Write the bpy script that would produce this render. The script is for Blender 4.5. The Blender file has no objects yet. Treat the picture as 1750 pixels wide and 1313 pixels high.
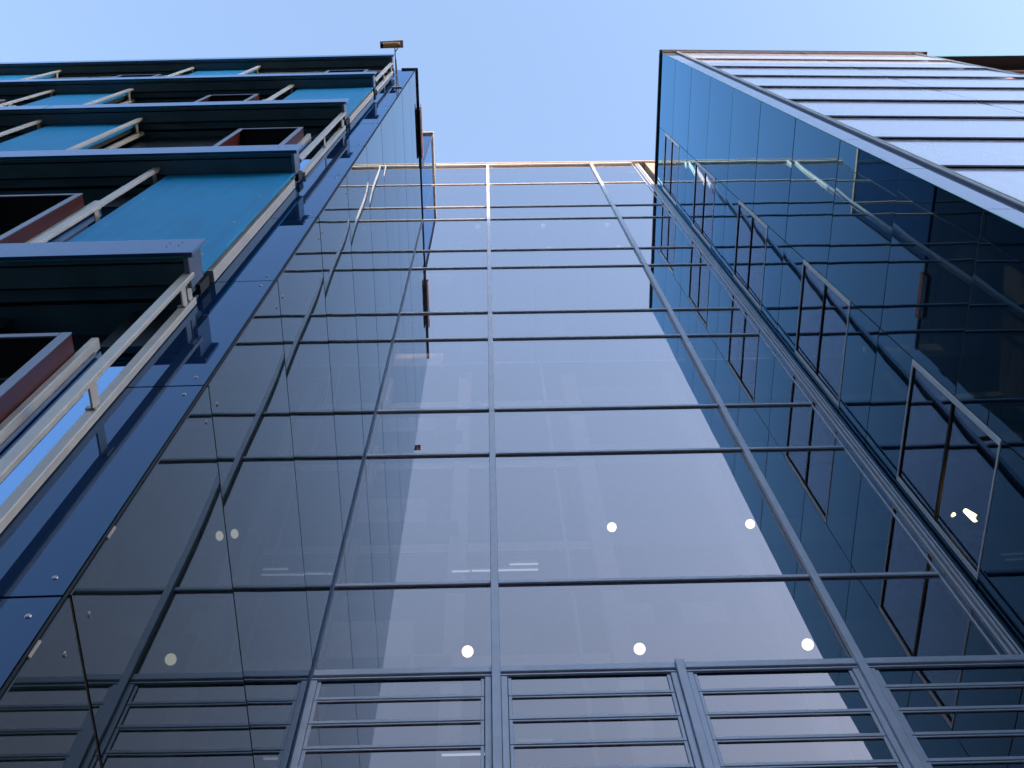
import bpy, math, random
from mathutils import Vector, Matrix
random.seed(7)
R = math.radians
scn = bpy.context.scene
col = scn.collection

# ------------------------------------------------------------------ materials
def new_mat(name):
    m = bpy.data.materials.new(name); m.use_nodes = True
    nt = m.node_tree; nt.nodes.clear()
    return m, nt, nt.nodes.new('ShaderNodeOutputMaterial')

def noise_bump(nt, scale, strength, dist, coord='Object', detail=2.0, stretch=(1, 1, 1)):
    tc = nt.nodes.new('ShaderNodeTexCoord'); mp = nt.nodes.new('ShaderNodeMapping')
    mp.inputs['Scale'].default_value = stretch
    nz = nt.nodes.new('ShaderNodeTexNoise'); bp = nt.nodes.new('ShaderNodeBump')
    nz.inputs['Scale'].default_value = scale; nz.inputs['Detail'].default_value = detail
    bp.inputs['Strength'].default_value = strength; bp.inputs['Distance'].default_value = dist
    nt.links.new(tc.outputs[coord], mp.inputs[0]); nt.links.new(mp.outputs[0], nz.inputs['Vector'])
    nt.links.new(nz.outputs['Fac'], bp.inputs['Height'])
    return nz, bp

def pbr(name, c, rough=0.4, metal=0.0, ior=1.5, coat=0.0, var=0.12, vscale=3.0, bump=0.0, bscale=1.0, rvar=0.0, tint=None, spec=0.5, stretch=None):
    m, nt, out = new_mat(name)
    p = nt.nodes.new('ShaderNodeBsdfPrincipled')
    p.inputs['Roughness'].default_value = rough; p.inputs['Metallic'].default_value = metal
    p.inputs['IOR'].default_value = ior; p.inputs['Coat Weight'].default_value = coat
    p.inputs['Coat Roughness'].default_value = 0.03
    p.inputs['Specular IOR Level'].default_value = spec
    if tint: p.inputs['Specular Tint'].default_value = (*tint, 1)
    tc = nt.nodes.new('ShaderNodeTexCoord'); nz = nt.nodes.new('ShaderNodeTexNoise')
    nz.inputs['Scale'].default_value = vscale; nz.inputs['Detail'].default_value = 6
    if stretch:
        mp = nt.nodes.new('ShaderNodeMapping'); mp.inputs['Scale'].default_value = stretch
        nt.links.new(tc.outputs['Object'], mp.inputs[0]); nt.links.new(mp.outputs[0], nz.inputs['Vector'])
    else: nt.links.new(tc.outputs['Object'], nz.inputs['Vector'])
    rp = nt.nodes.new('ShaderNodeValToRGB')
    rp.color_ramp.elements[0].position = 0.3; rp.color_ramp.elements[1].position = 0.7
    rp.color_ramp.elements[0].color = (*[v * (1 - var) for v in c], 1)
    rp.color_ramp.elements[1].color = (*[min(1, v * (1 + var)) for v in c], 1)
    nt.links.new(nz.outputs['Fac'], rp.inputs[0]); nt.links.new(rp.outputs[0], p.inputs['Base Color'])
    if rvar:
        mr = nt.nodes.new('ShaderNodeMapRange'); mr.inputs['To Min'].default_value = max(0, rough - rvar)
        mr.inputs['To Max'].default_value = rough + rvar
        nt.links.new(nz.outputs['Fac'], mr.inputs['Value']); nt.links.new(mr.outputs[0], p.inputs['Roughness'])
    if bump:
        _, bp = noise_bump(nt, bscale, 1.0, bump)
        nt.links.new(bp.outputs[0], p.inputs['Normal'])
    nt.links.new(p.outputs[0], out.inputs[0])
    return m

def glazing(name, f0, tint, warm, cool, bump=0.0009, bscale=0.8, expo=4.0):
    """coated glass sheet: mirror (f0 head-on, stronger at grazing angles) over tinted transmission; rays leaving through the rear face pass on"""
    m, nt, out = new_mat(name)
    lwt = nt.nodes.new('ShaderNodeLayerWeight'); lwt.inputs['Blend'].default_value = 0.5
    def math_(op, a_, b_):
        n_ = nt.nodes.new('ShaderNodeMath'); n_.operation = op
        for i_, v_ in enumerate((a_, b_)):
            if isinstance(v_, (int, float)): n_.inputs[i_].default_value = v_
            else: nt.links.new(v_, n_.inputs[i_])
        return n_.outputs[0]
    p5 = math_('POWER', lwt.outputs['Facing'], expo)
    fac = math_('ADD', math_('MULTIPLY', p5, 1.0 - f0), f0)
    geo = nt.nodes.new('ShaderNodeNewGeometry')
    fac = math_('MULTIPLY', fac, math_('SUBTRACT', 1.0, geo.outputs['Backfacing']))
    tr = nt.nodes.new('ShaderNodeBsdfTransparent'); tr.inputs[0].default_value = (*tint, 1)
    cm = nt.nodes.new('ShaderNodeMix'); cm.data_type = 'RGBA'
    cm.inputs[6].default_value = (*warm, 1); cm.inputs[7].default_value = (*cool, 1)
    nt.links.new(math_('POWER', lwt.outputs['Facing'], 1.6), cm.inputs[0])
    gl = nt.nodes.new('ShaderNodeBsdfGlossy'); nt.links.new(cm.outputs[2], gl.inputs['Color'])
    gl.inputs['Roughness'].default_value = 0.0
    _, bp = noise_bump(nt, bscale, 1.0, bump, detail=1.0)
    nt.links.new(bp.outputs[0], gl.inputs['Normal'])
    mx = nt.nodes.new('ShaderNodeMixShader')
    nt.links.new(fac, mx.inputs[0]); nt.links.new(tr.outputs[0], mx.inputs[1]); nt.links.new(gl.outputs[0], mx.inputs[2])
    nt.links.new(mx.outputs[0], out.inputs[0])
    return m

def coated(name, base, ior, tint, bump=0.0008, bscale=0.45, rough=0.0, expo=None):
    """back-painted coated glass: dark body under a tinted mirror that strengthens at grazing angles"""
    m, nt, out = new_mat(name)
    fr = nt.nodes.new('ShaderNodeFresnel'); fr.inputs['IOR'].default_value = ior
    df = nt.nodes.new('ShaderNodeBsdfDiffuse')
    tc = nt.nodes.new('ShaderNodeTexCoord'); nz = nt.nodes.new('ShaderNodeTexNoise')
    nz.inputs['Scale'].default_value = 1.3; nz.inputs['Detail'].default_value = 7
    nt.links.new(tc.outputs['Object'], nz.inputs['Vector'])
    rr = nt.nodes.new('ShaderNodeValToRGB')
    rr.color_ramp.elements[0].color = (*[v * 0.85 for v in base], 1); rr.color_ramp.elements[1].color = (*[v * 1.2 for v in base], 1)
    nt.links.new(nz.outputs['Fac'], rr.inputs[0]); nt.links.new(rr.outputs[0], df.inputs['Color'])
    gl = nt.nodes.new('ShaderNodeBsdfGlossy'); gl.inputs['Color'].default_value = (*tint, 1)
    gl.inputs['Roughness'].default_value = rough
    _, bp = noise_bump(nt, bscale, 1.0, bump, detail=1.0)
    nt.links.new(bp.outputs[0], gl.inputs['Normal'])
    mx = nt.nodes.new('ShaderNodeMixShader')
    fo = fr.outputs[0]
    if expo:
        lwt = nt.nodes.new('ShaderNodeLayerWeight'); lwt.inputs['Blend'].default_value = 0.5
        pw = nt.nodes.new('ShaderNodeMath'); pw.operation = 'POWER'; pw.inputs[1].default_value = expo
        nt.links.new(lwt.outputs['Facing'], pw.inputs[0])
        ad = nt.nodes.new('ShaderNodeMath'); ad.operation = 'MULTIPLY_ADD'; ad.inputs[1].default_value = 1.5; ad.inputs[2].default_value = 0.02; ad.use_clamp = True
        nt.links.new(pw.outputs[0], ad.inputs[0]); fo = ad.outputs[0]
    nt.links.new(fo, mx.inputs[0]); nt.links.new(df.outputs[0], mx.inputs[1]); nt.links.new(gl.outputs[0], mx.inputs[2])
    nt.links.new(mx.outputs[0], out.inputs[0])
    return m

def emit(name, c, s):
    m, nt, out = new_mat(name)
    e = nt.nodes.new('ShaderNodeEmission'); e.inputs[0].default_value = (*c, 1); e.inputs[1].default_value = s
    nt.links.new(e.outputs[0], out.inputs[0])
    return m

M = dict(
    curtain=glazing('coated_curtain_glass', 0.01, (0.78, 0.76, 0.77), (0.76, 0.62, 0.56), (0.93, 0.95, 1.0), expo=1.10),
    bluewin=glazing('blue_sidelight_glass', 0.25, (0.3, 0.4, 0.6), (0.34, 0.62, 1.0), (0.45, 0.70, 1.0), expo=1.3),
    window=glazing('window_glass', 0.04, (0.40, 0.50, 0.62), (0.42, 0.66, 1.0), (0.60, 0.80, 1.0), 0.0012, 0.7, expo=3.4),
    side_l=coated('slate_glass_panel', (0.006, 0.012, 0.014), 1.42, (0.80, 0.92, 1.0), bump=0.0013, bscale=0.55),
    side_r=coated('navy_glass_panel', (0.002, 0.006, 0.013), 1.50, (0.38, 0.72, 1.0), bump=0.0014, bscale=0.6, expo=4.8),
    strip=coated('blue_glass_panel', (0.008, 0.026, 0.080), 1.60, (0.52, 0.73, 1.0), 0.0005, 0.5),
    strip_r=coated('pale_blue_glass_panel', (0.12, 0.17, 0.28), 1.9, (0.88, 0.93, 1.0), 0.0004, 0.5),
    band=pbr('frosted_glass_band', (0.44, 0.49, 0.64), 0.15, ior=1.7, var=0.05, vscale=1.5, coat=0.5, stretch=(4, 4, 0.6), rvar=0.05),
    alu=pbr('blue_grey_aluminium', (0.58, 0.64, 0.75), 0.42, metal=0.15, var=0.10, vscale=5, rvar=0.08),
    alu_in=pbr('inner_mullion_aluminium', (0.10, 0.15, 0.22), 0.4, metal=0.3, var=0.1),
    light_alu=pbr('light_aluminium', (0.55, 0.62, 0.72), 0.45, metal=0.0, var=0.08),
    inner_rail=pbr('inner_rail_blue', (0.05, 0.10, 0.22), 0.5, var=0.1),
    cream=pbr('cream_coated_rail', (0.44, 0.47, 0.455), 0.45, metal=0.1, var=0.10, vscale=7, rvar=0.1),
    teal=pbr('teal_shutter_board', (0.006, 0.255, 0.560), 0.55, var=0.11, vscale=2.2, spec=0.15, stretch=(5, 5, 0.5), rvar=0.06, bump=0.0006, bscale=25),
    fascia=coated('blue_grey_glass_fascia', (0.025, 0.06, 0.16), 1.55, (0.72, 0.84, 1.0), 0.0003, 2.0, rough=0.08),
    edge=pbr('green_glass_edge', (0.02, 0.22, 0.24), 0.15, ior=1.5),
    soffit=pbr('dark_soffit_metal', (0.028, 0.080, 0.105), 0.42, var=0.2, rvar=0.1),
    soffit2=pbr('charcoal_soffit_metal', (0.035, 0.085, 0.105), 0.35, var=0.2, rvar=0.1),
    black=pbr('black_joint', (0.004, 0.005, 0.007), 0.7, var=0.2),
    dark=pbr('dark_cladding', (0.012, 0.022, 0.032), 0.3, var=0.2, rvar=0.1),
    red=pbr('red_window_reveal', (0.065, 0.007, 0.005), 0.4, var=0.18),
    wframe=pbr('grey_blue_window_frame', (0.13, 0.17, 0.24), 0.35, metal=0.3, var=0.1),
    coping=pbr('anodised_coping', (0.05, 0.055, 0.075), 0.4, metal=0.4, var=0.1),
    cap=pbr('pale_metal_cap', (0.42, 0.38, 0.33), 0.4, var=0.08),
    steel=pbr('polished_screw', (0.30, 0.32, 0.36), 0.40, metal=1.0, var=0.05),
    white=pbr('interior_white', (0.55, 0.54, 0.52), 0.7, var=0.08),
    grey=pbr('interior_grey', (0.22, 0.21, 0.21), 0.7, var=0.15, vscale=0.8),
    pole=pbr('galvanised_steel', (0.32, 0.33, 0.35), 0.35, metal=0.7),
    housing=pbr('sun_tinted_housing', (0.62, 0.36, 0.12), 0.35, var=0.06),  # orange base stands in for low sun on the camera body
    lens=pbr('camera_black', (0.01, 0.01, 0.012), 0.1),
    concrete=pbr('concrete', (0.22, 0.21, 0.20), 0.85, var=0.15, vscale=1.5),
    paving=pbr('paving', (0.16, 0.155, 0.15), 0.85, var=0.2, vscale=2.5),
    brick=pbr('buff_brick', (0.25, 0.2, 0.16), 0.85, var=0.2, vscale=2),
    pink=pbr('pink_wall', (0.50, 0.30, 0.33), 0.6),
    sun_trim=pbr('sun_tinted_trim', (0.50, 0.16, 0.08), 0.4, var=0.1),  # red-orange base paints warm sunlight onto the gutter trim
    amber=emit('lit_amber', (1.0, 0.62, 0.16), 3.0),
    roofglass=glazing('added_rooflight_glass', 0.3, (0.25, 0.26, 0.28), (0.8, 0.9, 1.0), (0.8, 0.9, 1.0)),
    globe=emit('lit_globe', (1.0, 0.90, 0.62), 0.52),
    tube=emit('lit_tube', (0.75, 0.95, 1.0), 0.13),
)

# ------------------------------------------------------------------ mesh builder
WLOC = {}
class MB:
    def __init__(s, yaw=0.0, piv=(0, 0)):
        s.v = []; s.f = []; s.smooth = set(); s.yaw = yaw; s.piv = piv; s.mi = []; s.cur = 0
    def _t(s, p):
        if not s.yaw: return tuple(p)
        c, n = math.cos(s.yaw), math.sin(s.yaw); x = p[0] - s.piv[0]; y = p[1] - s.piv[1]
        return (s.piv[0] + c * x - n * y, s.piv[1] + n * x + c * y, p[2])
    def add(s, vs, fs, smooth=False):
        b = len(s.v); s.v += [s._t(p) for p in vs]
        for f in fs:
            if smooth: s.smooth.add(len(s.f))
            s.f.append([b + i for i in f]); s.mi.append(s.cur)
        return s
    def box(s, x0, x1, y0, y1, z0, z1):
        vs = [(x, y, z) for z in (z0, z1) for y in (y0, y1) for x in (x0, x1)]
        return s.add(vs, [(0, 2, 3, 1), (4, 5, 7, 6), (0, 1, 5, 4), (2, 6, 7, 3), (0, 4, 6, 2), (1, 3, 7, 5)])
    def hexa(s, lo, hi):
        """lo, hi: 4 points each, counter-clockwise seen from above"""
        return s.add(list(lo) + list(hi), [(3, 2, 1, 0), (4, 5, 6, 7), (0, 1, 5, 4), (1, 2, 6, 5), (2, 3, 7, 6), (3, 0, 4, 7)])
    def bevbox(s, x0, x1, y0, y1, z0, z1, b=0.004, axis='z'):
        """prism along axis with chamfered long edges"""
        def ring(a0, a1, b0, b1):
            return [(a0 + b, b0), (a1 - b, b0), (a1, b0 + b), (a1, b1 - b), (a1 - b, b1), (a0 + b, b1), (a0, b1 - b), (a0, b0 + b)]
        if axis == 'z': pts = lambda t: [(p, q, t) for p, q in ring(x0, x1, y0, y1)]; e = (z0, z1)
        elif axis == 'x': pts = lambda t: [(t, p, q) for p, q in ring(y0, y1, z0, z1)]; e = (x0, x1)
        else: pts = lambda t: [(q, t, p) for p, q in ring(z0, z1, x0, x1)]; e = (y0, y1)
        vs = pts(e[0]) + pts(e[1])
        fs = [tuple(range(7, -1, -1)), tuple(range(8, 16))] + [(i, (i + 1) % 8, 8 + (i + 1) % 8, 8 + i) for i in range(8)]
        return s.add(vs, fs)
    def cyl(s, p, q, r, n=16, r2=None, smooth=True):
        p = Vector(p); q = Vector(q); d = (q - p).normalized(); r2 = r if r2 is None else r2
        u = d.orthogonal().normalized(); w = d.cross(u)
        a = [p + (u * math.cos(2 * math.pi * i / n) + w * math.sin(2 * math.pi * i / n)) * r for i in range(n)]
        c = [q + (u * math.cos(2 * math.pi * i / n) + w * math.sin(2 * math.pi * i / n)) * r2 for i in range(n)]
        s.add(a + c, [(i, (i + 1) % n, n + (i + 1) % n, n + i) for i in range(n)], smooth)
        s.add(a, [tuple(range(n - 1, -1, -1))]); s.add(c, [tuple(range(n))])
        return s
    def sphere(s, c, r, n=24, m=14):
        vs = [(c[0], c[1], c[2] - r)]
        for j in range(1, m):
            t = -math.pi / 2 + math.pi * j / m
            vs += [(c[0] + r * math.cos(t) * math.cos(2 * math.pi * i / n), c[1] + r * math.cos(t) * math.sin(2 * math.pi * i / n), c[2] + r * math.sin(t)) for i in range(n)]
        vs.append((c[0], c[1], c[2] + r)); fs = []
        for i in range(n):
            k = (i + 1) % n
            fs.append((0, 1 + k, 1 + i)); fs.append((len(vs) - 1, 1 + (m - 2) * n + i, 1 + (m - 2) * n + k))
            for j in range(m - 2):
                fs.append((1 + j * n + i, 1 + j * n + k, 1 + (j + 1) * n + k, 1 + (j + 1) * n + i))
        return s.add(vs, fs, True)
    def pillow(s, side, u0, u1, z0, z1, plane, th, amp, tilt=(0, 0), nu=12, nz=12):
        """glass panel whose face bulges by amp; side 'x+','x-' (faces +x/-x) or 'y-' (faces -y); u is the other horizontal axis"""
        sg = -1 if side == 'y-' else (1 if side == 'x+' else -1)
        g = []
        for j in range(nz + 1):
            for i in range(nu + 1):
                a = i / nu; b = j / nz; A = 2 * a - 1; B = 2 * b - 1
                h = amp * (1 - A * A) * (1 - B * B) + amp * 0.5 * (1 - B ** 4) + tilt[0] * A * (u1 - u0) / 2 + tilt[1] * B * (z1 - z0) / 2
                u = u0 + a * (u1 - u0); z = z0 + b * (z1 - z0); d = plane + sg * h
                g.append((u, d, z) if side == 'y-' else (d, u, z))
        W = nu + 1; fs = []
        for j in range(nz):
            for i in range(nu):
                q = (j * W + i, j * W + i + 1, (j + 1) * W + i + 1, (j + 1) * W + i)
                fs.append(q if side in ('y-', 'x+') else q[::-1])
        s.add(g, fs, True)
        # edges and back
        bk = plane - sg * th
        rim = [i for i in range(W)] + [j * W + nu for j in range(1, nz + 1)] + [nz * W + i for i in range(nu - 1, -1, -1)] + [j * W for j in range(nz - 1, 0, -1)]
        f = [g[i] for i in rim]
        b_ = [(p[0], bk, p[2]) if side == 'y-' else (bk, p[1], p[2]) for p in f]
        n = len(f)
        fs = [(i, n + i, n + (i + 1) % n, (i + 1) % n) for i in range(n)]
        if side == 'x-': fs = [q[::-1] for q in fs]
        s.add(f + b_, fs)
        bf = tuple(range(n - 1, -1, -1)) if side in ('y-', 'x+') else tuple(range(n))
        s.add(b_, [bf])
        return s
    def build(s, name, mats, parent=None, origin=None):
        if not isinstance(mats, (list, tuple)): mats = [mats]
        xs, ys, zs = zip(*s.v)
        o = Vector(origin) if origin else Vector(((min(xs) + max(xs)) / 2, (min(ys) + max(ys)) / 2, min(zs)))
        me = bpy.data.meshes.new(name)
        me.from_pydata([tuple(Vector(p) - o) for p in s.v], [], s.f); me.update()
        for m in mats: me.materials.append(m)
        me.polygons.foreach_set('use_smooth', [i in s.smooth for i in range(len(s.f))])
        me.polygons.foreach_set('material_index', s.mi)
        ob = bpy.data.objects.new(name, me); col.objects.link(ob)
        WLOC[ob.name] = o
        if parent: ob.parent = parent; ob.location = o - WLOC[parent.name]
        else: ob.location = o
        return ob

def empty(name, loc):
    o = bpy.data.objects.new(name, None); col.objects.link(o); o.location = loc
    o.empty_display_size = 0.3; WLOC[o.name] = Vector(loc)
    return o
def tag(o, label, cat=None, group=None, kind=None):
    if label: o['label'] = label
    if cat: o['category'] = cat
    if group: o['group'] = group
    if kind: o['kind'] = kind
    return o

# ------------------------------------------------------------------ dimensions (metres, camera eye at 0,0,1.6)
XL, XR, YB, YF = -1.40, 4.09, 5.0, 1.92
YAWL, PL = -0.011, (XL, YF)      # left street front falls back slightly to the left
YAWR, PR = 0.018, (XR, 1.90)     # right street front falls back slightly to the right
FB = lambda: MB(YAWL, PL)
GB = lambda: MB(YAWR, PR)

# ================================================================== ground
g = MB(); n = 24; E_ = 4000
g.add([(-E_, -E_, 0), (E_, -E_, 0), (E_, E_, 0), (-E_, E_, 0)], [(0, 1, 2, 3)])
tag(g.build('ground', M['paving']), None, kind='structure')

# ================================================================== link building (central glass wall)
link = tag(empty('glass_link_building', (1.35, 8.5, 0)), 'recessed central glass curtain wall between the two wings, dark mullions crossed by transoms', 'building')
tr_z = [0.55, 4.45]
for k in range(6): tr_z += [8.375 + 3.915 * k] + ([9.64 + 3.915 * k] if k < 5 else [])
TOP = 30.62
mull_x = [XL, 0.0, 2.78, XR]
panes = []
levels = [0.0] + tr_z + [TOP]
for i, (z0, z1) in enumerate(zip(levels[:-1], levels[1:])):
    if z0 < 8.3 and z1 > 8.3 - 3.9 and i == 2:      # louvre zone
        continue
    for a, b in zip(mull_x[:-1], mull_x[1:]):
        mb = MB(); t = (random.uniform(-1, 1) * 0.0006, random.uniform(-1, 1) * 0.0008)
        mb.pillow('y-', a + 0.004, b - 0.004, z0 + 0.004, z1 - 0.004, YB, 0.012, 0.0006, t, 10, 10)
        mb.build('glass_pane', M['curtain'], link)
# vertical mullions: outer cap and deeper inner post
for x in (0.0, 2.78):
    mb = MB().bevbox(x - 0.034, x + 0.034, YB - 0.055, YB - 0.003, 8.36, TOP, 0.004)
    o = mb.build('mullion', M['alu'], link)
    MB().box(x - 0.03, x + 0.03, YB + 0.016, YB + 0.13, 0, TOP - 0.1).build('inner_post', M['alu_in'], o)
    for z in (13.40, 21.33, 29.1):     # splice joints of the caps
        MB().box(x - 0.0345, x + 0.0345, YB - 0.0556, YB - 0.054, z, z + 0.008).build('splice_joint', M['black'], o)
for x in (0.0, 1.40, 2.78):
    MB().bevbox(x - 0.034, x + 0.034, YB - 0.058, YB - 0.003, 0, 8.43 if x == 1.4 else 8.357, 0.004).build('mullion', M['alu'], link)
# left and right corner posts
mb = MB().box(XL + 0.002, XL + 0.018, YB - 0.02, YB - 0.003, 0, TOP).box(XL + 0.03, XL + 0.045, YB + 0.02, YB + 0.10, 0, TOP)
mb.build('corner_post', M['alu_in'], link)
mb = MB()
for a, b, d in ((-0.205, -0.190, 0.014), (-0.120, -0.102, 0.020), (-0.070, -0.050, 0.026), (-0.024, -0.003, 0.016)):
    mb.bevbox(XR + a, XR + b, YB - d, YB - 0.003, 8.45, TOP - 0.03, 0.002)
cpo = mb.build('corner_post', M['alu'], link)
# transoms, one bar per bay
for z in tr_z + [TOP - 0.03]:
    segs = [(XL + 0.02, -0.0345), (0.0345, 2.7455), (2.8145, XR - 0.206)]
    if z < 8: segs = [(XL + 0.02, -0.0345), (0.0345, 1.3655), (1.4345, 2.7455), (2.8145, XR - 0.003)]
    if abs(z - 8.375) < .01: segs = [(XL + 0.02, -0.0345), (0.0345, 1.3655), (1.4345, 2.7455), (2.8145, XR - 0.003)]
    for a, b in segs:
        mb = MB()
        if z > 30: mb.bevbox(a, b, YB - 0.05, YB - 0.003, z - 0.05, z + 0.05, 0.004, 'x')
        elif abs(z - 8.375) < .01:
            mb.bevbox(a, b, YB - 0.028, YB - 0.003, z - 0.010, z + 0.062, 0.004, 'x')
            mb.bevbox(a, b, YB - 0.024, YB - 0.003, z - 0.052, z - 0.036, 0.002, 'x')
        else: mb.bevbox(a, b, YB - 0.024, YB - 0.003, z - 0.020, z + 0.026, 0.004, 'x')
        o = mb.build('transom', M['alu'], link)
        MB().box(a + 0.01, b - 0.01, YB + 0.016, YB + 0.062, z - 0.030, z + 0.025).build('inner_rail', M['inner_rail'], o)
# louvre windows below
bays = [(XL, 0.0), (0.0, 1.40), (1.40, 2.78), (2.78, XR)]
LZ0, LZ1, PITCH = 4.50, 8.300, 0.2645
for bi, (a, b) in enumerate(bays):
    a2 = a + (0.012 if a == XL else 0.036); b2 = b - (0.004 if b == XR else 0.036)
    lw = MB().bevbox(a2, a2 + 0.048, YB - 0.030, YB - 0.003, LZ0, LZ1, 0.003).bevbox(b2 - 0.048, b2, YB - 0.030, YB - 0.003, LZ0, LZ1, 0.003)
    o = lw.build('louvre_window', M['alu'], link)
    z = 8.085; k = 0
    a3, b3 = a2 + 0.052, b2 - 0.052
    zt = LZ1
    while z > LZ0:
        zb = max(z, LZ0)
        fr = MB()
        fr.bevbox(a3, a3 + 0.026, YB - 0.016, YB - 0.004, zb + 0.004, zt - 0.006, 0.002)
        fr.bevbox(b3 - 0.026, b3, YB - 0.016, YB - 0.004, zb + 0.004, zt - 0.006, 0.002)
        fr.bevbox(a3 + 0.027, b3 - 0.027, YB - 0.016, YB - 0.004, zb + 0.004, zb + 0.034, 0.002, 'x')
        if k: fr.bevbox(a3 + 0.027, b3 - 0.027, YB - 0.013, YB - 0.004, zt - 0.018, zt - 0.004, 0.002, 'x')
        fr.build('sash_frame', M['alu'], o)
        MB().pillow('y-', a3 + 0.010, b3 - 0.010, zb + 0.010, zt - 0.008, YB - 0.001, 0.008, 0.0002, (0, random.uniform(-1, 1) * 0.004), 4, 3).build('glass_slat', M['curtain'], o)
        zt = z; z -= PITCH; k += 1
# sunlit top coping and the end return right of the glass
MB().bevbox(XL - 0.002, 4.9, YB - 0.075, YB + 0.30, TOP + 0.025, TOP + 0.10, 0.006, 'x').build('coping', M['cap'], link)
MB().box(XR + 0.17, 9.0, YB - 0.02, YB + 0.25, 27.4, TOP + 0.02).build('end_return', M['cap'], link)
# interior: atrium shell, galleries, columns
sh = MB()
sh.box(-6.0, 9.0, 13.0, 13.2, 0, 30.4).box(-6.2, -6.0, 5.2, 13.2, 0, 30.4).box(9.0, 9.2, 5.2, 13.2, 0, 30.4).box(-6.2, 9.2, 5.2, 5.9, 30.41, 30.6).box(-6.2, 9.2, 10.6, 13.2, 30.41, 30.6)
sh.build('atrium_wall', M['grey'], link)
for k in range(7):
    z = 5.2 + 3.915 * k
    MB().box(-6, 9, 11.2, 12.99, z, z + 0.35).build('gallery_floor', M['white'], link)
    MB().box(2.2, 9, 11.1, 11.17, z - 0.05, z + 1.05).build('gallery_parapet', M['grey'], link)
    if k < 6:
        MB().box(-3.2, -1.2, 9.0, 9.3, z + 1.2, z + 2.1).box(-1.15, -0.62, 9.0, 9.3, z + 1.2, z + 1.25).build('stair_screen', M['white'], link)
for x, y, w in ((1.36, 10.4, 0.07), (-0.9, 10.8, 0.35), (2.0, 10.9, 0.4), (4.9, 10.9, 0.35), (-3.0, 10.6, 0.3)):
    MB().box(x, x + w, y, y + w, 0, 30.35).build('column', M['white'], link)
MB().box(-6.2, 9.2, 5.91, 10.59, 30.45, 30.47).build('added_rooflight', M['roofglass'], link)  # roof opening added to let sky in and brighten the atrium
rb = MB()
for i in range(11): rb.box(-6.0 + i * 1.45, -5.94 + i * 1.45, 5.91, 10.59, 30.30, 30.44)
rb.build('added_rooflight_bars', M['alu_in'], link)
# lower bulkheads that hide nothing but the side gaps of the atrium
sd = MB().box(-6.2, XL - 0.05, 5.02, 5.2, 0, 28.9).box(XR + 0.05, 9.2, 5.28, 5.45, 0, 30.3)
sd.build('side_wall', M['dark'], link)

# ================================================================== left wing
lw = tag(empty('left_wing_building', (-10.0, 4.0, 0)), 'left wing with teal shutter panels, dark projecting ledges and glossy slate glass flank', 'building')
ROOF = 24.10
# hidden core that everything is fixed to
core = FB().box(-18.6, XL - 0.045, 2.10, 3.0, 0, 23.9)
core.build('core_wall', M['dark'], lw)
MB().box(-18.55, XL - 0.045, 2.35, 4.95, 0, 23.95).build('flank_wall', M['black'], lw)
# flank panels (face +x)
seams = [8.48 + 1.905 * k for k in range(-4, 9)]
seams = [0.02] + seams[:-1] + [ROOF - 0.06]
for i, (z0, z1) in enumerate(zip(seams[:-1], seams[1:])):
    mb = MB().pillow('x+', YF + 0.004, YB - 0.006, z0 + 0.011, z1 - 0.011, XL, 0.022, 0.0016, (random.uniform(-1, 1) * 0.0005, random.uniform(-1, 1) * 0.0008), 22, 20)
    p = mb.build('flank_panel', M['side_l'], lw)
    MB().box(XL - 0.02, XL - 0.003, YF + 0.01, YB - 0.01, z0 - 0.0108, z0 + 0.0108).build('joint_seal', M['black'], p)
    for y in (2.07,):
        for z in (z0 + 0.115, z1 - 0.115):
            if 4 < z < 14:
                MB().cyl((XL - 0.001, y, z), (XL + 0.0045, y, z), 0.013, 14, 0.009).build('screw', M['steel'], p)
# street-front corner strip panels (face -y)
for i, (z0, z1) in enumerate(zip(seams[:-1], seams[1:])):
    mb = FB().pillow('y-', -1.836, XL - 0.026, z0 + 0.006, z1 - 0.006, YF, 0.02, 0.0005, (0, random.uniform(-1, 1) * 0.0012), 8, 10)
    p = mb.build('corner_panel', M['strip'], lw)
    for z in (z0 + 0.115, z1 - 0.115):
        if 4 < z < 20:
            FB().cyl((-1.492, YF + 0.002, z), (-1.492, YF - 0.0045, z), 0.013, 14, 0.009).build('screw', M['steel'], p)
# corner trim
MB().box(XL - 0.019, XL - 0.009, YF - 0.001, YF + 0.003, 0, ROOF - 0.06).build('corner_trim', M['black'], lw)
for z in (4.33, 5.05):
    MB().box(XL - 0.004, XL + 0.003, YF - 0.004, YF + 0.004, z, z + 0.085).build('spacer_tape', M['cap'], lw)
# parapet coping
cp = MB().box(XL - 0.30, XL + 0.028, YF - 0.03, YF + 0.02, ROOF - 0.05, ROOF + 0.03).box(XL - 0.30, XL + 0.030, YF + 0.021, 3.9, ROOF - 0.052, ROOF + 0.032)
cp.build('coping', M['coping'], lw)
gt = MB().bevbox(XL + 0.031, XL + 0.058, 2.68, 3.66, ROOF - 0.30, ROOF + 0.10, 0.006, 'y')
gt = gt.build('gutter_box', M['coping'], lw)
MB().bevbox(XL + 0.059, XL + 0.068, 2.60, 3.66, ROOF - 0.10, ROOF + 0.115, 0.003, 'y').build('gutter_trim', M['sun_trim'], gt)
# penthouse set back on the roof
ph = MB().box(-6, XL + 0.02, 3.92, 4.985, ROOF + 0.05, 29.05)
ph = ph.build('penthouse', M['strip'], lw)
MB().box(-6.05, XL + 0.05, 3.87, 4.99, 29.051, 29.17).build('penthouse_coping', M['cap'], ph)
MB().box(XL + 0.022, XL + 0.045, 3.90, 3.93, ROOF + 0.05, 29.05).build('penthouse_corner', M['coping'], ph)

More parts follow.
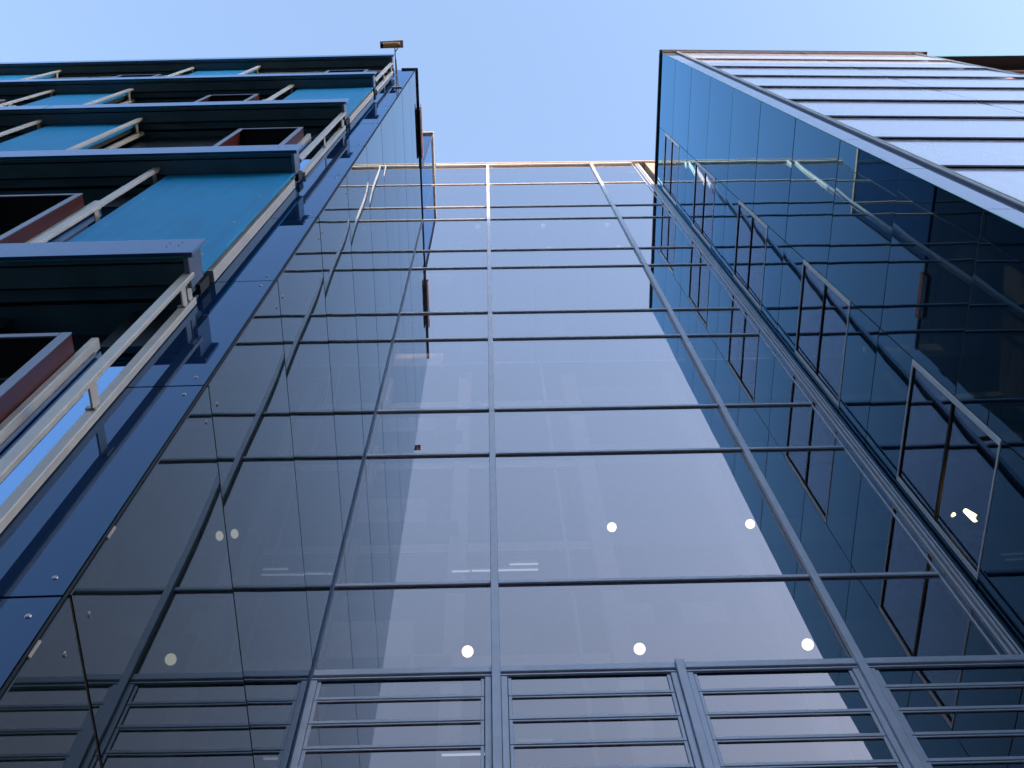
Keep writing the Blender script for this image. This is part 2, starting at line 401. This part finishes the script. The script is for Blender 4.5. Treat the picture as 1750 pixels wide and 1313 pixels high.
# ledges
LEDGES = [8.22 + 3.82 * k for k in range(-2, 5)]
WL = -18.5
for z in LEDGES:
    bz = z - 0.34
    lb = FB()
    lb.box(WL, -1.830, 1.600, 1.625, bz, z - 0.03)                  # front beam behind plate
    lb.box(WL, -1.840, 1.655, 1.745, bz + 0.03, z - 0.05)
    lb.box(WL, -1.840, 1.790, 1.865, bz + 0.06, z - 0.05)
    lb.box(WL, -1.840, 1.90, 2.098, bz + 0.085, z - 0.06)
    led = lb.build('ledge', M['soffit'], lw)
    FB().box(WL, -1.833, 1.640, 1.770, bz + 0.018, bz + 0.028).build('soffit_strip', M['soffit2'], led)
    FB().box(WL, -1.835, 1.60, 2.09, z - 0.048, z - 0.020).build('ledge_top', M['dark'], led)
    f = FB()
    x = -1.765
    while x > WL:
        f.bevbox(max(x - 3.80, WL), x, 1.565, 1.585, bz - 0.012, z, 0.003, 'x'); x -= 3.812
    f.build('fascia_plate', M['fascia'], led)
    FB().bevbox(WL, -1.768, 1.588, 1.598, bz - 0.010, bz + 0.012, 0.002, 'x').build('drip_edge', M['edge'], led)
    FB().bevbox(-1.828, -1.795, 1.603, 1.79, bz + 0.002, z - 0.055, 0.003, 'y').build('end_cap', M['wframe'], led)
    FB().box(-1.85, -1.812, 1.835, 1.900, z - 0.10, z + 0.12).build('end_bracket', M['black'], led)
    for dx in (0.09, 0.16):
        for dz in (0.06, 0.14):
            if z < 13: FB().cyl((-1.8 - dx, 1.566, z - dz - dx * .3), (-1.8 - dx, 1.5625, z - dz - dx * .3), 0.004, 10).build('screw', M['coping'], led)

BAY = 1.27; X0 = -1.83
def rail(x, z0, z1, outer=True, inner=True, brackets=()):
    if inner and not outer:
        FB().bevbox(x - 0.030, x + 0.022, 1.836, 1.916, z0 + 0.25, z1 - 0.02, 0.004).build('guide_rail', M['cream'], lw)
    elif inner:
        FB().bevbox(x - 0.030, x + 0.026, 1.872, 1.916, z0 + 0.25, z1 - 0.02, 0.004).build('guide_rail', M['cream'], lw)
    if outer:
        o = FB().bevbox(x - 0.016, x + 0.046, 1.700, 1.730, z0, z1 - 0.06, 0.004).build('shutter_rail', M['cream'], lw)
        for z in brackets:
            FB().box(x - 0.002, x + 0.008, 1.731, 1.871, z, z + 0.09).box(x - 0.002, x + 0.035, 1.731, 1.740, z, z + 0.09).box(x - 0.030, x + 0.018, 1.862, 1.871, z, z + 0.03).build('rail_bracket', M['cream'], o)
def teal(xr, z0, z1):
    mb = FB().bevbox(xr - 1.165, xr + (0.024 if xr > -1.9 else -0.03), 1.775, 1.795, z0, z1, 0.003)
    p = mb.build('teal_shutter', M['teal'], lw)
    zt = z1
    for sx in (xr - 0.09, xr - 1.06):
        for zz in range(4):
            z = z0 + 0.42 + zz * 0.98
            if z < z1 and z < 20:
                FB().cyl((sx, 1.776, z), (sx, 1.770, z), 0.011, 12, 0.008).build('screw', M['steel'], p)
    # side support
    FB().bevbox(xr - 1.185, xr - 1.168, 1.79, 1.83, z0, z1, 0.002).build('shutter_edge', M['cream'], p)
    FB().box(xr - 1.14, xr - 0.05, 1.797, 1.85, z0, z1).build('shutter_frame', M['black'], p)
def window(xr, z0, ztop):
    """projecting red-lined box window; xr = right edge of the bay, ztop = top of the box"""
    xa, xb = xr - 0.34 - 0.76, xr - 0.34
    zb = z0 + 0.62
    w = FB()
    w.bevbox(xb - 0.055, xb, 1.740, 1.752, zb, ztop, 0.003).bevbox(xa, xa + 0.055, 1.740, 1.752, zb, ztop, 0.003)
    w.bevbox(xa + 0.0551, xb - 0.0551, 1.740, 1.752, ztop - 0.055, ztop, 0.003, 'x').bevbox(xa + 0.0551, xb - 0.0551, 1.740, 1.752, zb, zb + 0.055, 0.003, 'x')
    wo = w.build('box_window', M['wframe'], lw)
    FB().box(xb - 0.022, xb - 0.003, 1.753, 1.93, zb, ztop - 0.003).box(xa + 0.003, xa + 0.022, 1.753, 1.93, zb, ztop - 0.003).build('reveal', M['red'], wo)
    FB().box(xa + 0.023, xb - 0.023, 1.753, 1.975, ztop - 0.022, ztop - 0.003).build('head_lining', M['black'], wo)
    FB().pillow('y-', xa + 0.024, xb - 0.024, zb + 0.02, ztop - 0.03, 1.985, 0.008, 0.0004, (0, 0), 4, 4).build('glass', M['window'], wo)
    FB().bevbox(xb + 0.002, xb + 0.044, 1.850, 1.914, zb - 0.5, ztop + 0.23, 0.004).build('side_post', M['cream'], wo)
    FB().bevbox(xb + 0.046, xb + 0.062, 1.898, 1.914, zb - 0.5, ztop + 0.12, 0.002).build('glazing_frame', M['wframe'], wo)
    FB().pillow('y-', xb + 0.006, xr - 0.008, z0 + 0.02, ztop + 0.28, 1.921, 0.010, 0.0004, (0, 0), 4, 6).build('side_light', M['bluewin'], wo)
    FB().box(xb + 0.006, xr - 0.008, 1.925, 1.96, ztop + 0.285, ztop + 0.95).build('header_panel', M['dark'], wo)
def darkbay(xr, z0, z1):
    o = FB()
    o.box(xr - BAY + 0.02, xr + 0.16, 1.97, 1.99, z0, z1)
    o = o.build('dark_panel', M['dark'], lw)
    for zz in (z0 + 0.9, z0 + 1.9):
        FB().box(xr - BAY + 0.02, xr + 0.16, 1.962, 1.969, zz, zz + 0.03).build('panel_joint', M['soffit2'], o)

for li in range(len(LEDGES)):
    zt = LEDGES[li] - 0.33                     # underside above this storey
    zb = (LEDGES[li - 1] if li else 0.0) - (0.02 if li else 0)
    fl = li - 2                                 # storey index, 0 = under the lowest ledge in view
    typeB = (fl % 2 == 0)
    boxtop = LEDGES[li] - 1.29
    seq = 'WDT' if typeB else 'TWD'
    nb = 13
    if fl == 4: seq = 'WDT'
    for b in range(nb):
        xr = X0 - BAY * b
        k = seq[b % 3]; rb = (zb + 0.75, zt - 0.30, zt - 0.18)
        if k == 'T':
            teal(xr, zb + 0.02, zt + 0.05)
            if b == 0: rail(xr, zb, zt, outer=False)
            else: rail(xr, zb, zt, True, True, (zt - 0.25,))
        elif k == 'W':
            window(xr, zb, boxtop)
            rail(xr, zb, zt + 0.1, True, True, (zt - 1.70, zt - 0.10) if b else (zt - 1.72, zt - 0.14, zt - 0.02))
        else:
            darkbay(xr, zb, zt + 0.1)
    if fl == 4:
        FB().box(WL, -1.86, 1.80, 1.84, zt - 0.62, zt - 0.56).build('light_rail', M['cream'], lw)

# ================================================================== right wing
rw = tag(empty('right_wing_building', (7.1, 3.4, 0)), 'right wing with pale frosted glass bands and deep blue glass flank holding tall windows', 'building')
RROOF = 27.60
RE = 10.10
GB().box(4.60, RE, 1.99, 2.6, 0, 27.45).build('core_wall', M['dark'], rw)
MB().box(5.6, RE, 2.75, 4.9, 0, 27.5).build('rear_wall', M['dark'], rw)
rse = [10.27 + 1.905 * k for k in range(-5, 10)]
rse = [0.02] + rse[:-1] + [RROOF - 0.05]
YW0, YW1 = 3.575, 4.875
WC = [10.30 + 3.805 * k for k in range(-2, 5)]
HH = 0.955
# front column of flank panels (face -x)
for z0, z1 in zip(rse[:-1], rse[1:]):
    MB().pillow('x-', 1.905, YW0 - 0.012, z0 + 0.013, z1 - 0.013, XR, 0.022, 0.0014, (random.uniform(-1, 1) * 0.0012, random.uniform(-1, 1) * 0.0016), 16, 14).build('flank_panel', M['side_r'], rw)
    MB().box(XR + 0.003, XR + 0.02, 1.91, YW0 - 0.014, z0 - 0.0128, z0 + 0.0128).build('joint_seal', M['black'], rw)
MB().box(XR + 0.003, XR + 0.02, YW0 - 0.0118, YW0 - 0.0002, 0, RROOF - 0.06).build('joint_seal', M['black'], rw)
MB().box(XR + 0.03, 4.55, 1.95, YW0 - 0.02, 0, RROOF - 0.1).build('backing_wall', M['black'], rw)
# rear column: panels between the windows, each cut by a joint
def rear_panel(z0, z1):
    MB().pillow('x-', YW0 + 0.002, YB - 0.006, z0 + 0.010, z1 - 0.010, XR, 0.022, 0.0012, (random.uniform(-1, 1) * 0.0012, random.uniform(-1, 1) * 0.0014), 12, 10).build('flank_panel', M['side_r'], rw)
    MB().box(XR + 0.003, XR + 0.02, YW0 + 0.01, YB - 0.01, z0 - 0.0098, z0 + 0.0098).build('joint_seal', M['black'], rw)
prev = 0.02
for c in WC:
    lo, hi = c - HH, c + HH
    mid = (prev + lo) / 2
    if prev > 1: rear_panel(prev, mid); rear_panel(mid, lo)
    else: rear_panel(prev, lo)
    bk = MB().box(XR + 0.03, XR + 0.20, YW0 - 0.015, YB - 0.02, prev, lo - 0.005)
    bk.build('backing_wall', M['black'], rw)
    # end piece between window and glass wall
    MB().pillow('x-', YW1 + 0.006, YB - 0.006, lo + 0.006, hi - 0.006, XR, 0.022, 0.0002, (0, 0), 3, 8).build('flank_panel', M['side_r'], rw)
    prev = hi
rear_panel(prev, RROOF - 0.05)
MB().box(XR + 0.03, XR + 0.20, YW0 - 0.015, YB - 0.02, prev + 0.005, RROOF - 0.1).build('backing_wall', M['black'], rw)
for c in WC:
    lo, hi = c - HH, c + HH
    w = MB()
    w.bevbox(XR - 0.007, XR + 0.03, YW0 + 0.002, YW0 + 0.062, lo, hi, 0.003)
    w.bevbox(XR - 0.007, XR + 0.03, YW1 - 0.052, YW1, lo, hi, 0.003)
    w.bevbox(XR - 0.007, XR + 0.03, YW0 + 0.063, YW1 - 0.053, lo, lo + 0.028, 0.003, 'y')
    w.bevbox(XR - 0.007, XR + 0.03, YW0 + 0.063, YW1 - 0.053, hi - 0.028, hi, 0.003, 'y')
    wo = w.build('window', M['light_alu'], rw)
    MB().bevbox(XR - 0.002, XR + 0.04, YW0 + 0.064, YW1 - 0.054, c - 0.019, c + 0.019, 0.003, 'y').build('centre_bar', M['black'], wo)
    s = MB().box(XR + 0.002, XR + 0.03, YW0 + 0.063, YW0 + 0.073, lo + 0.029, hi - 0.029).box(XR + 0.002, XR + 0.03, YW1 - 0.063, YW1 - 0.053, lo + 0.029, hi - 0.029)
    s.box(XR + 0.002, XR + 0.03, YW0 + 0.079, YW1 - 0.069, lo + 0.029, lo + 0.039).box(XR + 0.002, XR + 0.03, YW0 + 0.079, YW1 - 0.069, hi - 0.039, hi - 0.029)
    s.build('gasket', M['black'], wo)
    for za, zb2 in ((lo + 0.05, c - 0.04), (c + 0.04, hi - 0.05)):
        MB().pillow('x-', YW0 + 0.07, YW1 - 0.07, za, zb2, XR + 0.012, 0.008, 0.0016, (random.uniform(-1, 1) * 0.001, random.uniform(-1, 1) * 0.0015), 10, 10).build('glass', M['window'], wo)
    # room behind
    rm = MB().box(XR + 0.21, 5.59, YW0 - 0.1, YB - 0.03, hi + 0.9, hi + 0.96).box(XR + 0.21, 5.59, YW0 - 0.1, YB - 0.03, lo - 0.5, lo - 0.44)
    rm.build('room_floor', M['dark'], rw)
# corner strip on the street front
for z0, z1 in zip(rse[:-1], rse[1:]):
    GB().pillow('y-', XR + 0.024, 4.405, z0 + 0.006, z1 - 0.006, 1.90, 0.02, 0.0004, (0, 0), 4, 8).build('corner_panel', M['strip_r'], rw)
MB().box(XR + 0.004, XR + 0.022, 1.897, 1.903, 0, RROOF - 0.05).build('corner_trim', M['edge'], rw)
def rail_r(xa, nm='guide_rail'):
    o = GB().bevbox(xa + 0.010, xa + 0.032, 1.868, 1.93, 0, RROOF - 0.12, 0.003).build(nm, M['alu'], rw)
    GB().box(xa - 0.012, xa - 0.001, 1.875, 1.95, 0, RROOF - 0.12).build('rail_seal', M['coping'], o)
    GB().bevbox(xa + 0.033, xa + 0.044, 1.856, 1.93, 0, RROOF - 0.10, 0.002).build('rail_lip', M['cream'], o)
rail_r(4.422)
rail_r(RE - 0.08)
# glass bands, each leaning out at its foot, two lengths side by side
bz = [12.18 + 1.905 * k for k in range(-6, 9)]
bz = [0.3] + bz
for i, z0 in enumerate(bz):
    z1 = bz[i + 1] if i + 1 < len(bz) else RROOF - 0.12
    GB().box(7.33, 7.37, 1.885, 1.90, z0, z1 - 0.1).build('band_seam', M['black'], rw)
    for a, b in ((4.475, 7.340), (7.360, RE - 0.10)):
        t = random.uniform(-1, 1) * 0.0008
        m_ = GB()
        m_.hexa([(a, 1.862, z0), (b, 1.862, z0), (b, 1.878, z0), (a, 1.878, z0)], [(a, 1.893 + t, z1 - 0.030), (b, 1.893 - t, z1 - 0.030), (b, 1.909, z1 - 0.030), (a, 1.909, z1 - 0.030)])
        m_.build('glass_band', M['band'], rw)
    GB().box(4.475, RE - 0.10, 1.915, 1.96, z1 - 0.10, z1 + 0.06).build('band_joint', M['black'], rw)
# roof edge
rc = GB().box(XR - 0.035, RE + 0.25, 1.835, 1.93, RROOF - 0.045, RROOF + 0.03)
rc.build('coping', M['coping'], rw)
GB().box(XR + 0.02, RE + 0.15, 1.85, 1.89, RROOF - 0.075, RROOF - 0.047).build('coping_trim', M['cap'], rw)
MB().box(XR - 0.038, XR + 0.2, 1.935, YB - 0.03, RROOF - 0.05, RROOF + 0.03).build('coping', M['coping'], rw)
MB().box(XR + 0.2, RE, 2.0, 4.95, RROOF - 0.06, RROOF).build('roof', M['coping'], rw)

# ================================================================== far wing beyond the right end
fw = tag(empty('far_wing_building', (15.5, 3.6, 0)), 'dark-eaved block with pinkish wall beyond the far right end of the pale glass wing', 'building')
MB().box(10.75, 22, 2.42, 5.0, 0, 27.3).build('wall', M['pink'], fw)
MB().box(10.45, 22.4, 2.06, 5.2, 27.50, 27.72).build('eave', M['black'], fw)
MB().box(10.7, 22.2, 2.36, 2.419, 27.0, 27.30).build('fascia_band', M['coping'], fw)
MB().box(10.45, 22.4, 2.045, 2.059, 27.46, 27.74).build('eave_trim', M['edge'], fw)
for x in (11.4, 13.4, 15.4, 17.4, 19.4):
    MB().box(x, x + 1.2, 2.40, 2.419, 22.5, 25.8).build('window', M['window'], fw)

# ================================================================== unseen block added across the street for shade (behind the viewer)
ob_ = tag(empty('street_shade_block', (20, -36, 0)), 'long unseen brick block added across the street to shade the lower facades', 'building')
HO = 31.8  # height chosen to place the shadow line high on the facades
MB().box(-60, 100, -42, -30, 0, HO).build('wall', M['brick'], ob_)
MB().box(-60.2, 100.2, -42.2, -29.8, HO + 0.001, HO + 0.3).build('parapet', M['concrete'], ob_)
for i in range(24):
    for j in range(8):
        x = -57 + i * 6.5; z = 1.2 + j * 3.6
        MB().box(x, x + 2.6, -30.0 + 0.003, -29.96, z, z + 1.9).build('window', M['lens'], ob_)

# ================================================================== lamps inside
def globe(x, y, z, r, label, stem=1.2):
    e = tag(empty('globe_lamp', (x, y, z)), label, 'lamp', 'lit globe lamps hanging behind the glass')
    MB().sphere((x, y, z), r).build('glass_globe', M['globe'], e)
    MB().cyl((x, y, z + r * 0.98), (x, y, z + r + 0.05), 0.035, 14).build('cap', M['pole'], e)
    MB().cyl((x, y, z + r + 0.05), (x, y, z + r + stem), 0.006, 8).build('stem', M['pole'], e)
globe(-0.44, 10, 15.73, 0.093, 'lit round globe lamp in the lower row, left of the long central mullion')
globe(2.26, 10, 15.70, 0.093, 'lit round globe lamp in the lower row, middle of the three')
globe(4.92, 10, 15.72, 0.093, 'lit round globe lamp at the right end of the lower row of three')
globe(2.26, 10, 19.62, 0.093, 'lit round globe lamp in the upper row, left one of the pair')
globe(4.92, 10, 19.64, 0.093, 'lit round globe lamp in the upper row, beside the slanting right mullion')
# a few interior partitions and blinds that show faintly through the panes
random.seed(21)
for k in range(6):
    z = 5.2 + 3.915 * k
    for x in (-3.6, -2.1, -0.2, 2.4, 3.5, 5.0, 6.6):
        if random.random() < 0.75:
            ww = random.uniform(0.35, 0.95); hh = random.uniform(0.9, 2.2); yy = random.uniform(11.3, 12.4)
            z0_ = z + 0.36 + random.choice((0, 0.9))
            MB().box(x, x + ww, yy, yy + 0.05, z0_, z0_ + hh).build('partition', M['white'] if random.random() < 0.5 else M['dark'], link)
    MB().box(-5.9, 8.9, 11.19, 11.24, z - 0.12, z - 0.001).build('ceiling_trim', M['dark'], link)
# tube lights on the galleries
def tube(x0, x1, y, z, label):
    e = tag(empty('tube_light', ((x0 + x1) / 2, y, z)), label, 'light', 'thin tube lights seen through the glass')
    MB().cyl((x0, y, z), (x1, y, z), 0.012, 10).build('tube', M['tube'], e)
    MB().box(x0, x1, y - 0.03, y + 0.03, z + 0.014, z + 0.05).build('housing', M['white'], e)
K = 0.859
for xa, xb, z, lab in ((0.266, 0.76, 17.655, 'short thin tube light just right of the long mullion, above its row'),
                       (-0.726, -0.417, 17.463, 'faint tube light stub left of the long mullion, far left of its row'),
                       (-0.387, 0.75, 17.469, 'long thin tube light crossing behind the long mullion'),
                       (0.266, 0.755, 13.10, 'thin tube light behind the louvres right of the long mullion'),
                       (-0.728, -0.154, 12.90, 'thin tube light behind the louvres left of the long mullion')):
    tube(xa * K, xb * K, 9.6 * K, 1.6 + (z - 1.6) * K, lab)
# lamps behind the lowest big window of the right flank
e = tag(empty('room_lamp', (4.3, 4.64, 10.06)), 'bright warm half-dome lamp glowing inside the lowest large window of the right wing', 'lamp')
MB().cyl((4.30, 4.655, 10.165), (4.30, 4.625, 9.965), 0.022, 18, 0.036).build('shade', M['amber'], e)
MB().cyl((4.335, 4.665, 10.18), (4.335, 4.615, 9.95), 0.020, 14, 0.034).build('bracket', M['black'], e)
e = tag(empty('room_lamp', (4.3, 4.81, 10.35)), 'small warm lamp left of the bright half-dome lamp in the same window', 'lamp')
MB().cyl((4.30, 4.835, 10.40), (4.30, 4.80, 10.37), 0.012, 12, 0.018).build('shade', M['amber'], e)
MB().cyl((4.325, 4.84, 10.41), (4.325, 4.79, 10.36), 0.010, 10).build('bracket', M['black'], e)

# ================================================================== security camera on its arm
sc = tag(empty('security_camera', (-1.53, 1.25, 20.6)), 'small bullet security camera on a thin arm at the roof corner of the left wing', 'security camera')
zc = 20.62
b = MB().bevbox(-1.62, -1.44, YF - 0.016, YF - 0.003, zc - 0.05, zc + 0.05, 0.003, 'x'); b.build('wall_plate', M['pole'], sc)
a = MB().cyl((-1.535, YF - 0.015, zc), (-1.535, 1.27, zc), 0.011, 10).cyl((-1.505, YF - 0.015, zc - 0.02), (-1.525, 1.45, zc - 0.01), 0.007, 8).cyl((-1.535, 1.34, zc), (-1.43, 1.20, zc + 0.02), 0.008, 8)
a.build('arm', M['pole'], sc)
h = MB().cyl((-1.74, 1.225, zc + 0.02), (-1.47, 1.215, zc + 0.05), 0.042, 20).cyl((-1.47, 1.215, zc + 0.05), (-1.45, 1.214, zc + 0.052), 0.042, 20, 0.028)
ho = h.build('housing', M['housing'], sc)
MB().cyl((-1.775, 1.226, zc + 0.016), (-1.735, 1.225, zc + 0.02), 0.046, 20).build('lens_hood', M['lens'], ho)
MB().add([(-1.79, 1.165, zc + 0.068), (-1.40, 1.150, zc + 0.10), (-1.40, 1.275, zc + 0.10), (-1.79, 1.28, zc + 0.068), (-1.79, 1.165, zc + 0.075), (-1.40, 1.150, zc + 0.107), (-1.40, 1.275, zc + 0.107), (-1.79, 1.28, zc + 0.075)],
         [(3, 2, 1, 0), (4, 5, 6, 7), (0, 1, 5, 4), (1, 2, 6, 5), (2, 3, 7, 6), (3, 0, 4, 7)]).build('sunshield', M['cap'], ho)

# ================================================================== camera
cam = bpy.data.cameras.new('Camera'); co = bpy.data.objects.new('Camera', cam); col.objects.link(co)
Rw = Matrix(((0.99966852, -0.01687275, 0.01944617), (0.00865682, 0.93162532, 0.3633171), (-0.0242467, -0.36302833, 0.93146258)))  # cols: image right, image down, forward
rgt = Vector([Rw[i][0] for i in range(3)]); dwn = Vector([Rw[i][1] for i in range(3)]); fwd = Vector([Rw[i][2] for i in range(3)])
m4 = Matrix.Identity(4)
for i in range(3): m4[i][0] = rgt[i]; m4[i][1] = -dwn[i]; m4[i][2] = -fwd[i]
m4[0][3], m4[1][3], m4[2][3] = 0, 0, 1.6
co.matrix_world = m4
cam.sensor_width = 36; cam.lens = 1829.58 / 1750 * 36; cam.clip_end = 9000; cam.clip_start = 0.05
scn.camera = co

# ================================================================== light
EL, AZ = R(8.0), R(53.0)          # low sun, behind the viewer and to the right
sd_ = Vector((math.sin(AZ) * math.cos(EL), -math.cos(AZ) * math.cos(EL), math.sin(EL)))
sun = bpy.data.lights.new('Sun', 'SUN'); sun.energy = 2.0; sun.angle = R(0.53); sun.color = (1.0, 0.62, 0.34)
so = bpy.data.objects.new('Sun', sun); col.objects.link(so)
so.rotation_euler = sd_.to_track_quat('Z', 'Y').to_euler()
w = bpy.data.worlds.new('World'); scn.world = w; w.use_nodes = True
nt = w.node_tree; bg = nt.nodes['Background']
sky = nt.nodes.new('ShaderNodeTexSky'); sky.sky_type = 'NISHITA'; sky.sun_disc = False
sky.sun_elevation = EL; sky.sun_rotation = math.pi - AZ
sky.air_density = 1.0; sky.dust_density = 1.2; sky.ozone_density = 2.0
mx = nt.nodes.new('ShaderNodeMix'); mx.data_type = 'RGBA'; mx.blend_type = 'MULTIPLY'; mx.inputs[0].default_value = 1
mx.inputs[7].default_value = (1.27, 1.05, 0.985, 1)
nt.links.new(sky.outputs[0], mx.inputs[6]); nt.links.new(mx.outputs[2], bg.inputs[0])
bg.inputs[1].default_value = 0.15
scn.view_settings.view_transform = 'Standard'; scn.view_settings.look = 'None'
scn.view_settings.exposure = 2.72; scn.view_settings.gamma = 1.0
scn.render.engine = 'CYCLES'
scn.cycles.max_bounces = 10; scn.cycles.glossy_bounces = 8; scn.cycles.transparent_max_bounces = 16; scn.cycles.transmission_bounces = 6
